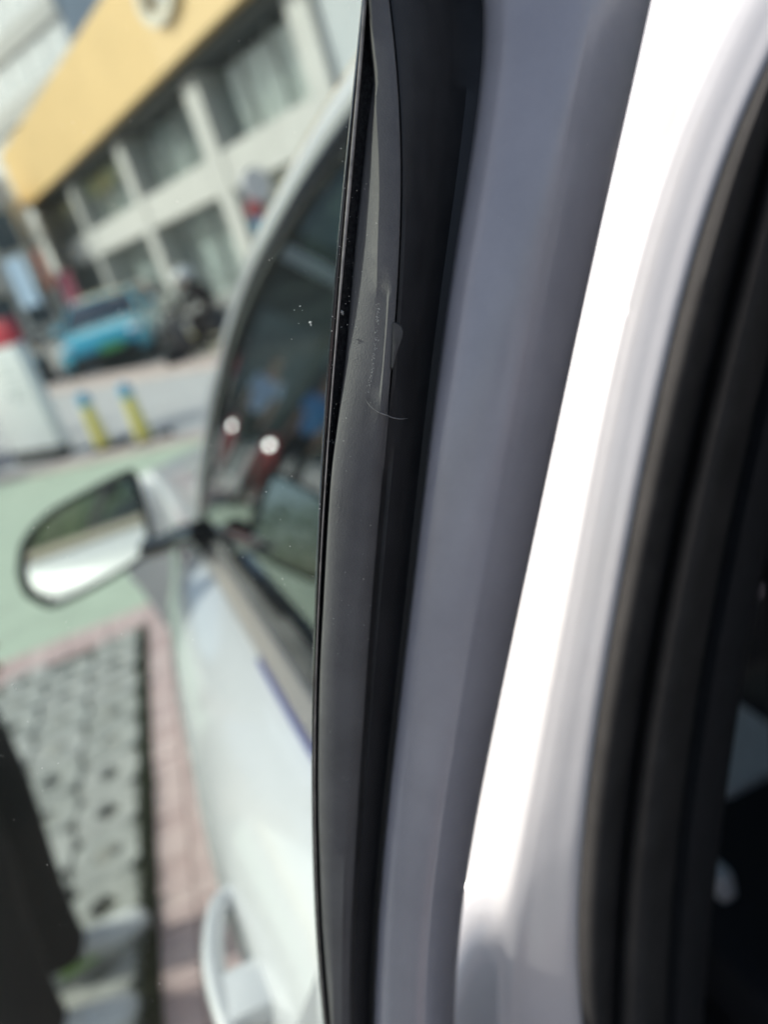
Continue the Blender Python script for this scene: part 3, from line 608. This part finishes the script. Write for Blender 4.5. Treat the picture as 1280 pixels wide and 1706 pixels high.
# --- people
skin_m = mat('skin', (.50, .30, .22), .5, noise=.06, scale=30)
def skel(name, joints, edges, m, parent, root=0, sub=2):
    bm = bmesh.new(); lay = bm.verts.layers.skin.verify(); vs_ = []
    for i, j in enumerate(joints):
        v = bm.verts.new(j[0]); r = j[1]; v[lay].radius = r if isinstance(r, tuple) else (r, r); v[lay].use_root = (i == root); vs_.append(v)
    for a, b in edges: bm.edges.new((vs_[a], vs_[b]))
    me = bpy.data.meshes.new(name); bm.to_mesh(me); bm.free()
    me.materials.append(m); o = bpy.data.objects.new(name, me); md = o.modifiers.new('skin', 'SKIN'); md.use_smooth_shade = True
    sb_ = o.modifiers.new('sub', 'SUBSURF'); sb_.levels = sub; sb_.render_levels = sub
    return link(o, parent)
def chain(lst, a, b): return [(i, i+1) for i in range(a, b)]
def shoe(parent, x, y, ang, m, acc):
    st = [(-.085, .030, .075), (-.07, .036, .088), (-.03, .037, .092), (.02, .036, .085), (.07, .040, .066), (.12, .046, .056), (.165, .044, .048), (.19, .030, .040), (.2, .012, .028)]; cols = [[] for _ in range(14)]
    for t, hw, h in st:
        for k in range(14):
            q = 2*math.pi*k/14; a, b = math.cos(q), math.sin(q); px, pz = math.copysign(abs(a)**.8, a)*hw, .018+max(0, (b*.5+.5))*(h-.018)
            cols[k].append((t, px, pz))
    ca, sa = math.cos(ang), math.sin(ang)
    tr = lambda p: (x+p[0]*ca-p[1]*sa, y+p[0]*sa+p[1]*ca, p[2])
    s = MB().grid([[tr(p) for p in c] for c in cols], True, True).build('shoe', m, parent)
    ring = [(t, hw+.004) for t, hw, h in st]; poly = [(t, w_, 0) for t, w_ in ring]+[(t, -w_, 0) for t, w_ in reversed(ring)]
    MB().prism([tr(p) for p in poly], (0, 0, .024)).build('sole', mat('sole', (.62, .63, .6), .6), s)
    MB().prism([tr((t, sgn*(.038+.003), .022)) for sgn in (-1,) for t in (-.02, .06)]+[tr((.075, -.046, .036)), tr((-.01, -.042, .05))], (0, .004*ca, 0)).build('side_panel', acc, s)
    return s
def person(name, label, loc, rz, shirt, trous, shoe_m, hair_m, arms='down', lean=0.0, feet=((.10, .0), (-.10, -.02)), h=1.0, cap=None, group=None):
    e = empty(name, loc, rz, label=label, cat='person')          # faces +x, left side +y
    if group: e['group'] = group
    X = lambda z: lean*max(0, z-.9)
    hip = (0, 0, .93)
    def leg(s, f): return [((f*.25+.0, s*.085, .88), (.075, .08)), ((f*.55+.035, s*.092, .70), (.072, .072)), ((f*.8+.03, s*.095, .50), (.056, .056)), ((f-.005, s*.098, .28), (.05, .05)), ((f-.025, s*.10, .09), (.036, .036))]
    J = [((0, 0, .95), (.11, .14)), ((X(1.1), 0, 1.10), (.09, .125)), ((.01+X(1.28), 0, 1.28), (.105, .155)), ((X(1.42), 0, 1.42), (.07, .11)), ((.01+X(1.49), 0, 1.49), (.048, .048)), ((.03+X(1.56), 0, 1.56), (.07, .062)), ((.025+X(1.64), 0, 1.64), (.098, .078)), ((.015+X(1.72), 0, 1.715), (.075, .062))]
    Ed = [(i, i+1) for i in range(7)]
    for s, (f, _) in zip((1, -1), feet):
        L_ = leg(s, f); b = len(J); J += L_; Ed += [(0, b)]+[(b+i, b+i+1) for i in range(4)]
    sh = []
    for s in (1, -1):
        if arms == 'down': A = [((X(1.40), s*.19, 1.40), .05), ((-.01+X(1.12), s*.235, 1.13), .042), ((.06+X(.9), s*.235, .90), .032), ((.085, s*.23, .82), (.02, .035))]
        else: A = [((X(1.40), s*.19, 1.40), .05), ((.05+X(1.15), s*.24, 1.16), .042), ((.27+X(1.15), s*.17, 1.14), .033), ((.35+X(1.15), s*.14, 1.16), (.035, .02))]
        b = len(J); J += A; Ed += [(3, b)]+[(b+i, b+i+1) for i in range(3)]; sh.append(A)
        hx, hy_, hz = A[-1][0]; dn = Vector((.05, 0, -.98)) if arms == 'down' else Vector((.98, 0, .05))
        for k in range(4):
            off = Vector((.02-.014*k, 0, 0)) if arms == 'down' else Vector((0, (.02-.014*k), 0)); q = Vector((hx, hy_, hz))+off; l = (.075, .085, .08, .062)[k]
            b2 = len(J); cur = Vector((.012, -s*.004, 0)); J += [(tuple(q+dn*.03), .0095), (tuple(q+dn*(.03+l*.5)+cur*.3), .0085), (tuple(q+dn*(.03+l)+cur), .007)]; Ed += [(b+3, b2), (b2, b2+1), (b2+1, b2+2)]
        q = Vector((hx, hy_, hz)); b2 = len(J); J += [(tuple(q+dn*.01+Vector((.035, 0, 0) if arms == 'down' else (0, -s*.03, .02))), .010), (tuple(q+dn*.05+Vector((.05, 0, 0) if arms == 'down' else (0, -s*.04, .025))), .008)]; Ed += [(b+3, b2), (b2, b2+1)]
    skel('body', J, Ed, skin_m, e)
    tj = [((0, 0, 1.0), (.125, .155)), ((0, 0, .93), (.13, .16))]; te = [(0, 1)]
    for s, (f, _) in zip((1, -1), feet):
        L_ = leg(s, f); b = len(tj); rr = (.098, .092, .08, .074, .070); tj += [(p, r) for (p, _r), r in zip(L_, rr)]; tj.append(((f-.035, s*.10, .045), (.088, .08))); te += [(1, b)]+[(b+i, b+i+1) for i in range(5)]
    skel('trousers', tj, te, trous, e)
    sj = [((X(.9), 0, .90), (.135, .165)), ((X(1.1), 0, 1.10), (.118, .15)), ((.01+X(1.28), 0, 1.28), (.125, .175)), ((X(1.41), 0, 1.42), (.08, .12)), ((X(1.45), 0, 1.455), (.06, .07))]; se = [(i, i+1) for i in range(4)]
    for A in sh:
        p0, p1 = Vector(A[0][0]), Vector(A[1][0]); b = len(sj); sj += [(tuple(p0), .066), (tuple(p0.lerp(p1, .8)), .06)]; se += [(3, b), (b, b+1)]
    skel('shirt', sj, se, shirt, e)
    for s, (f, _) in zip((1, -1), feet): shoe(e, f-.02, s*.10, s*.12, shoe_m, mat('shoe_green', (.32, .55, .16), .6))
    hx = .015+X(1.68)
    if cap: MB().blob((hx+.01, 0, 1.70), (.135, .12, .12), 20, 14, fn=lambda q: 1 if q[2] > -.25 else .8).build('helmet', cap, e)
    else: MB().blob((hx-.012, 0, 1.695), (.108, .09, .10), 18, 12, fn=lambda q: 1 if (q[2] > .1 or q[0] < -.1) else .80).build('hair', hair_m, e)
    for s in (1, -1): MB().blob((.108+X(1.64), s*.032, 1.645), (.008, .013, .007), 8, 6).build('eye', mat('eye', (.03, .02, .02), .2), e)
    MB().blob((.122+X(1.61), 0, 1.615), (.018, .014, .022), 8, 6).build('nose', skin_m, e)
    MB().blob((.108+X(1.57), 0, 1.572), (.008, .025, .006), 8, 6).build('mouth', mat('lip_skin', (.4, .16, .14), .5), e)
    return e
cl = lambda n, c, **k: mat(n, c, .9, spec=.12, noise=.12, scale=60, bump=.4, bscale=500, **k)
hairm = mat('hair', (.012, .010, .009), .5)
blk_cloth = cl('black_cloth', (.008, .010, .012)); blue_cloth = cl('pale_blue_cloth', (.50, .64, .88)); shoe_white = cl('shoe_white', (.82, .83, .82))
pA = person('person', 'person in black trousers and grey-white shoes standing beside the car', (-.70, 1.56, 0), math.radians(2), blue_cloth, blk_cloth, shoe_white, hairm, arms='down', feet=((.0, 0), (-.035, 0)))
pB = person('person', 'person in blue top and dark trousers mirrored in the front window', (-3.25, 9.15, 0), math.radians(-35), cl('blue_cloth', (.16, .40, .78)), cl('navy_cloth', (.02, .025, .04)), shoe_white, hairm)
pC = person('person', 'person in pale blue shirt and black trousers mirrored in the front window', (-3.05, 11.0, 0), math.radians(-60), blue_cloth, blk_cloth, shoe_white, hairm)
# rider on a scooter
def scooter(label, loc, rz, dk, lamp=False):
    sc = empty('scooter', loc, rz, label=label, cat='scooter', group='scooters by the road')
    MB().box((-.45, 0, .55), (.75, .30, .36), bev=.09).build('rear_body', dk, sc)
    MB().box((0, 0, .28), (.55, .30, .10), bev=.03).build('footboard', dk, sc)
    MB().tube([(.30, 0, .30), (.42, 0, .65), (.36, 0, 1.0)], [.14, .16, .07], 12).build('front_shield', dk, sc)
    MB().tube([(.30, -.32, 1.02), (.38, 0, 1.04), (.30, .32, 1.02)], .02, 8).build('handlebar', rubber_blk, sc)
    MB().box((-.45, 0, .77), (.70, .27, .09), bev=.04).build('saddle', rubber_blk, sc)
    for xx in (.52, -.68): MB().lathe([(.13, -.04), (.22, -.05), (.245, 0), (.22, .05), (.13, .04)], (xx, 0, .245), 24, 'y').build('wheel', tyre_m, sc)
    if lamp:  # glowing ball added in place of a sun glint, no real lamp
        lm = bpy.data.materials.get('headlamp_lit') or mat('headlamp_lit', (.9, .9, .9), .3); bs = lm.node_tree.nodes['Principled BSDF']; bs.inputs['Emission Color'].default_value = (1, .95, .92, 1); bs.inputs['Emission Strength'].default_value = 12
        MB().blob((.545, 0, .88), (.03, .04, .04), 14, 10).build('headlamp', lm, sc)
    return sc
sc = scooter('dark scooter under the rider with the white helmet', (.72, 13.2, 0), math.radians(200), mat('scooter_dark', (.03, .024, .028), .35, coat=.5))
redp = mat('scooter_red', (.35, .02, .03), .35, coat=.5)
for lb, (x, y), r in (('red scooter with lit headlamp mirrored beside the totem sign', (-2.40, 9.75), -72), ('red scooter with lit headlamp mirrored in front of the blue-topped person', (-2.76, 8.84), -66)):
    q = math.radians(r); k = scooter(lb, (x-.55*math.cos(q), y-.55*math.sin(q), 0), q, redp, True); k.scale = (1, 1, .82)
rid = empty('person', (.78, 13.2, .0), math.radians(200), label='rider in dark clothes and white helmet on the scooter', cat='person')
J = [((-.30, 0, .88), (.14, .15)), ((-.25, 0, 1.05), .13), ((-.13, 0, 1.24), (.12, .17)), ((-.05, 0, 1.36), (.07, .1)), ((-.01, 0, 1.42), .05), ((.03, 0, 1.52), (.09, .08)), ((.03, 0, 1.58), .08)]
Ed = [(i, i+1) for i in range(6)]
for s in (1, -1):
    b = len(J); J += [((-.15, s*.10, .86), .085), ((.12, s*.13, .80), .07), ((.10, s*.12, .50), .055), ((.06, s*.12, .36), .045), ((.18, s*.12, .34), .04)]; Ed += [(0, b)]+[(b+i, b+i+1) for i in range(4)]
    b = len(J); J += [((-.05, s*.19, 1.30), .06), ((.08, s*.27, 1.10), .05), ((.28, s*.28, 1.05), .04), ((.34, s*.27, 1.06), .04)]; Ed += [(3, b)]+[(b+i, b+i+1) for i in range(3)]
skel('body', J, Ed, cl('dark_jacket', (.025, .02, .022)), rid)
MB().blob((.02, 0, 1.60), (.17, .15, .15), 18, 12, fn=lambda q: 1 if q[2] > -.35 else .75).build('helmet', mat('helmet_white', (.82, .81, .79), .3, coat=.5), rid)
MB().blob((.075, 0, 1.50), (.06, .065, .085), 14, 10).build('face', skin_m, rid)
for o_ in (sc, rid): o_.scale = (1, 1, .82)
# yellow and white road barrier by the scooter
br = empty('road_barrier', (.93, 13.6, 0), math.radians(-30), label='pale plastic road barrier with yellow end near the scooter', cat='barrier')
MB().prism([(-.45, -.18, 0), (.45, -.18, 0), (.45, -.07, .42), (-.45, -.07, .42)], (0, .36, 0)).build('block', mat('barrier_pale', (.62, .58, .44), .6), br)
MB().box((-.44, -.14, .28), (.22, .16, .24), bev=.02).build('end_cap', mat('barrier_yellow', (.75, .58, .06), .5), br)

# ================================================================== BUILDINGS
F0 = np.array([3.92, 26.93]); dn_ = np.array([-.296, .955]); nm = np.array([-.955, -.296])
def fp(t, z, out=0): q = F0+dn_*t+nm*out; return (q[0], q[1], z)
def fbox(mb, t0, t1, z0, z1, o0, o1):
    v = [fp(t, z, o) for z in (z0, z1) for t, o in ((t0, o0), (t1, o0), (t1, o1), (t0, o1))]
    return mb.add(v, [(0, 1, 2, 3), (4, 5, 6, 7), (0, 1, 5, 4), (1, 2, 6, 5), (2, 3, 7, 6), (3, 0, 4, 7)])
bl = empty('showroom_building', fp(0, 0, 0), label='pale framed glass showroom with a broad orange fascia', cat='building')
def bpart(mb, name, m, parent=None, **k):
    o = mb.build(name, m, parent or bl, smooth=False, **k)
    if not parent: o.matrix_parent_inverse = Matrix.Translation(-Vector(bl.location))
    return o
pale = mat('pale_render', (.60, .59, .56), .8, noise=.06, scale=1.5); greyp = mat('grey_cladding', (.52, .55, .57), .5, noise=.04, scale=1)
bwall = bpart(fbox(MB(), -13.5, 25.5, 0, 10.5, -1.2, -9), 'wall', pale)
fas = bpart(fbox(MB(), -9.5, 24.4, 6.75, 9.6, .75, -1.1), 'fascia', mat('fascia_orange', (.84, .585, .265), .45, coat=.3, noise=.03, scale=.6), label='orange fascia board')
bpart(fbox(MB(), -9.3, 24.2, 6.45, 6.74, .35, -1.1), 'soffit', mat('soffit_dark', (.05, .055, .055), .7))
for t0, t1 in ((-.15, .95), (7.95, 8.8), (-7.1, -6.1), (16.3, 16.9), (24.0, 25.2)): bpart(fbox(MB(), t0, t1, 0, 6.44, .10, -1.1), 'column', pale)
bpart(fbox(MB(), -10.0, -7.15, 0, 10.6, -.1, -1.15), 'side_panel', greyp)
for a, b in ((-6.05, -.2), (1.0, 7.9), (8.85, 16.25), (16.95, 23.95)):
    bpart(fbox(MB(), a, b, 3.15, 4.25, .05, -1.1), 'floor_band', pale)
    for k in range(3):
        w_ = (b-a)/3; g = fbox(MB(), a+w_*k+.05, a+w_*(k+1)-.05, 4.3, 6.42, -.45, -.49); wn = bpart(g, 'window', glass('shop_glass', (.88, .91, .905)))
        g = fbox(MB(), a+w_*k+.05, a+w_*(k+1)-.05, .15, 3.1, -.45, -.49); wn = bpart(g, 'window', glass('shop_glass', (.88, .91, .905)))
        if k: bpart(fbox(MB(), a+w_*k-.045, a+w_*k+.045, 0, 6.43, -.40, -.55), 'mullion', mat('mullion', (.35, .37, .36), .5))
    for k in range(7):
        t = a+.4+(b-a-.8)*k/6.5; bpart(fbox(MB(), t, t+.5, 4.3, 5.9-.3*(k % 3), -.80, -.85), 'blind', mat('blind%d' % (k % 3), ((.56, .57, .56), (.70, .70, .68), (.36, .38, .37))[k % 3], .8))
        if a > 8: bpart(fbox(MB(), t, t+.9, 5.55, 6.3, -.60, -.64), 'poster', mat('poster_yellow', (.62, .60, .25), .7))
bpart(fbox(MB(), -6, 24, 0, 6.4, -1.10, -1.15), 'back_wall', mat('shop_inside', (.62, .63, .62), .8, noise=.3, scale=.7))
e = MB(); c = np.array(fp(.85, 8.35, .8))
def emb(rx, rz, rx2, rz2, o0, o1, dz=0, dt=0):
    mb = MB(); n = 28; A = [fp(-1.35+dt+rx*math.cos(q), 8.35+dz+rz*math.sin(q), o) for o in (o0, o1) for q in [2*math.pi*k/n for k in range(n)]]
    Bv = [fp(-1.35+dt+rx2*math.cos(q), 8.35+dz+rz2*math.sin(q), o) for o in (o0, o1) for q in [2*math.pi*k/n for k in range(n)]]
    f = []
    for k in range(n):
        j = (k+1) % n; f += [(n+k, n+j, 3*n+j, 3*n+k), (k, j, n+j, n+k), (2*n+k, 2*n+j, 3*n+j, 3*n+k), (k, 2*n+k, 2*n+j, j)]
    return mb.add(A+Bv, f)
eo = emb(1.35, .80, .95, .52, .76, 1.0).build('emblem', mat('emblem_silver', (.74, .70, .60), .4, metal=.4), bl, smooth=False); eo.matrix_parent_inverse = Matrix.Translation(-Vector(bl.location))
eo = emb(.5, .30, .02, .02, .76, .95, -.2, -.2).build('emblem_core', mat('emblem_grey', (.38, .37, .34), .4, metal=.4), bl, smooth=False); eo.matrix_parent_inverse = Matrix.Translation(-Vector(bl.location))
# shop decoration: white, red and blue discs on a pole
dc = empty('shop_sign', (3.45, 21.3, 0), math.radians(25), label='white, red and blue round signs stacked on a pole', cat='sign')
MB().tube([(0, 0, 0), (0, 0, 3.0)], .04, 8).build('pole', greyp, dc)
for z, r, x_, m in ((2.72, .42, .25, mat('disc_white', (.72, .70, .74), .4)), (2.20, .22, -.02, mat('disc_red', (.62, .10, .11), .4)), (1.82, .22, 0.0, mat('disc_blue', (.10, .38, .60), .4))): MB().lathe([(r, -.05), (r, .05)], (x_, -.06, z), 28, 'y').build('disc', m, dc)
# banners and parasol by the far pavement
def banner(label, x, y, z0, z1, w_, m, rz=0):
    b = empty('street_banner', (x, y, 0), rz, label=label, cat='banner', group='banners on the far pavement')
    MB().tube([(-w_/2, 0, 0), (-w_/2, 0, z1+.1)], .03, 8).build('pole', greyp, b)
    n = 8; A = [[(-w_/2+w_*i/n, .04*math.sin(i*1.3)+d, z) for z in np.linspace(z0, z1, 6)] for d in (0,) for i in range(n+1)]; Bk = [[(p[0], p[1]+.012, p[2]) for p in c] for c in reversed(A)]
    MB().grid(A+Bk, True, True).build('cloth', m, b)
banner('pale blue banner at the left above the black car', -2.95, 26.2, 1.7, 3.1, 1.1, cl('banner_blue', (.50, .66, .86)), -.9)
banner('orange-red banner beside the pale blue one', -2.20, 25.6, 2.0, 3.1, .42, cl('banner_red', (.70, .22, .10)), -.9)
banner('maroon banner left of the turquoise car', -1.75, 25.2, .9, 2.3, .75, cl('banner_maroon', (.38, .12, .17)), -.9)
# other buildings
def block(name, label, x0, x1, y0, y1, h, wallm, floors, bands=True, wm=None, n_win=6, rz=0):
    b = empty(name, ((x0+x1)/2, y0, 0), label=label, cat='building')
    inv = Matrix.Translation(-Vector(b.location)); b.rotation_euler = (0, 0, rz)
    def pt(mb, nme, m): o = mb.build(nme, m, b, smooth=False); o.matrix_parent_inverse = inv; return o
    pt(MB().box(((x0+x1)/2, (y0+y1)/2, h/2), (x1-x0, y1-y0, h)), 'wall', wallm); fh = h/floors
    for k in range(floors):
        z = fh*(k+.5)
        if bands: pt(MB().box(((x0+x1)/2, y0-.2, fh*(k+1)-.15), (x1-x0+.5, .5, fh*.34)), 'floor_band', pale)
        for i in range(n_win):
            ww = (x1-x0)/n_win; pt(MB().box((x0+ww*(i+.5), y0-.02, z), (ww*.8, .1, fh*.5)), 'window', wm)
    return b
wmat = mat('far_glass', (.10, .13, .15), .1, coat=.5); wmat2 = mat('far_glass_pale', (.66, .69, .70), .15, coat=.5)
block('office_tower', 'pale banded tower far behind the orange fascia', -22, 10, 92, 110, 62, mat('tower_wall', (.86, .86, .85), .6, noise=.05, scale=.3), 13, True, wmat2, 9, rz=-1.0)
block('pink_block', 'pinkish apartment block at the far left edge', -34, -16, 70, 84, 34, mat('pink_render', (.52, .42, .37), .8, noise=.06, scale=.4), 9, False, wmat, 5)
block('shop_row', 'low beige shop row left of the showroom', -14, -4.2, 46, 54, 7.5, mat('beige_render', (.78, .74, .66), .8, noise=.08, scale=.8), 2, True, wmat, 6)
S.render.film_transparent = False

dkw = mat('dark_cladding', (.035, .042, .042), .5, noise=.15, scale=.8)
block('dark_building', 'dark clad building mirrored in the front window', -15, -4.7, 21, 23.5, 8.4, dkw, 2, False, wmat, 4)
o = MB().box((-9.85, 20.8, 4.6), (10.5, .3, .35)).build('ledge', greyp, bpy.data.objects['dark_building'], smooth=False); o.matrix_parent_inverse = Matrix.Translation(-bpy.data.objects['dark_building'].location)
vn = street_car('black_van', 'black van parked behind, seen only in the wing mirror', (-1.75, -6.6, 0), math.radians(180), mat('black_van_paint', (.02, .022, .024), .7, coat=.0), group=None)  # made-up vehicle, added only as something dark for the mirror to reflect
vn['category'] = 'van'; vn.scale = (1, 1, 1.4)
hd = MB(); hr = random.Random(3)
for k in range(30000):
    p = Vector((-6.5+hr.uniform(-.5, .5), hr.uniform(-36, 3), hr.uniform(.05, 2.3))); a = hr.uniform(0, 6.28); d = Vector((math.cos(a), math.sin(a), hr.uniform(-.6, .6)))*.05; e2 = d.cross(Vector((hr.uniform(-1, 1), hr.uniform(-1, 1), 1))).normalized()*.03
    hd.add([p-d, p+e2, p+d, p-e2], [(0, 1, 2, 3)])
hd.build('hedge', mat('hedge_leaf', (.16, .24, .10), .6, noise=.35, scale=3), smooth=False, fix=False, label='clipped green hedge along the left side of the lot', cat='hedge', kind='stuff')
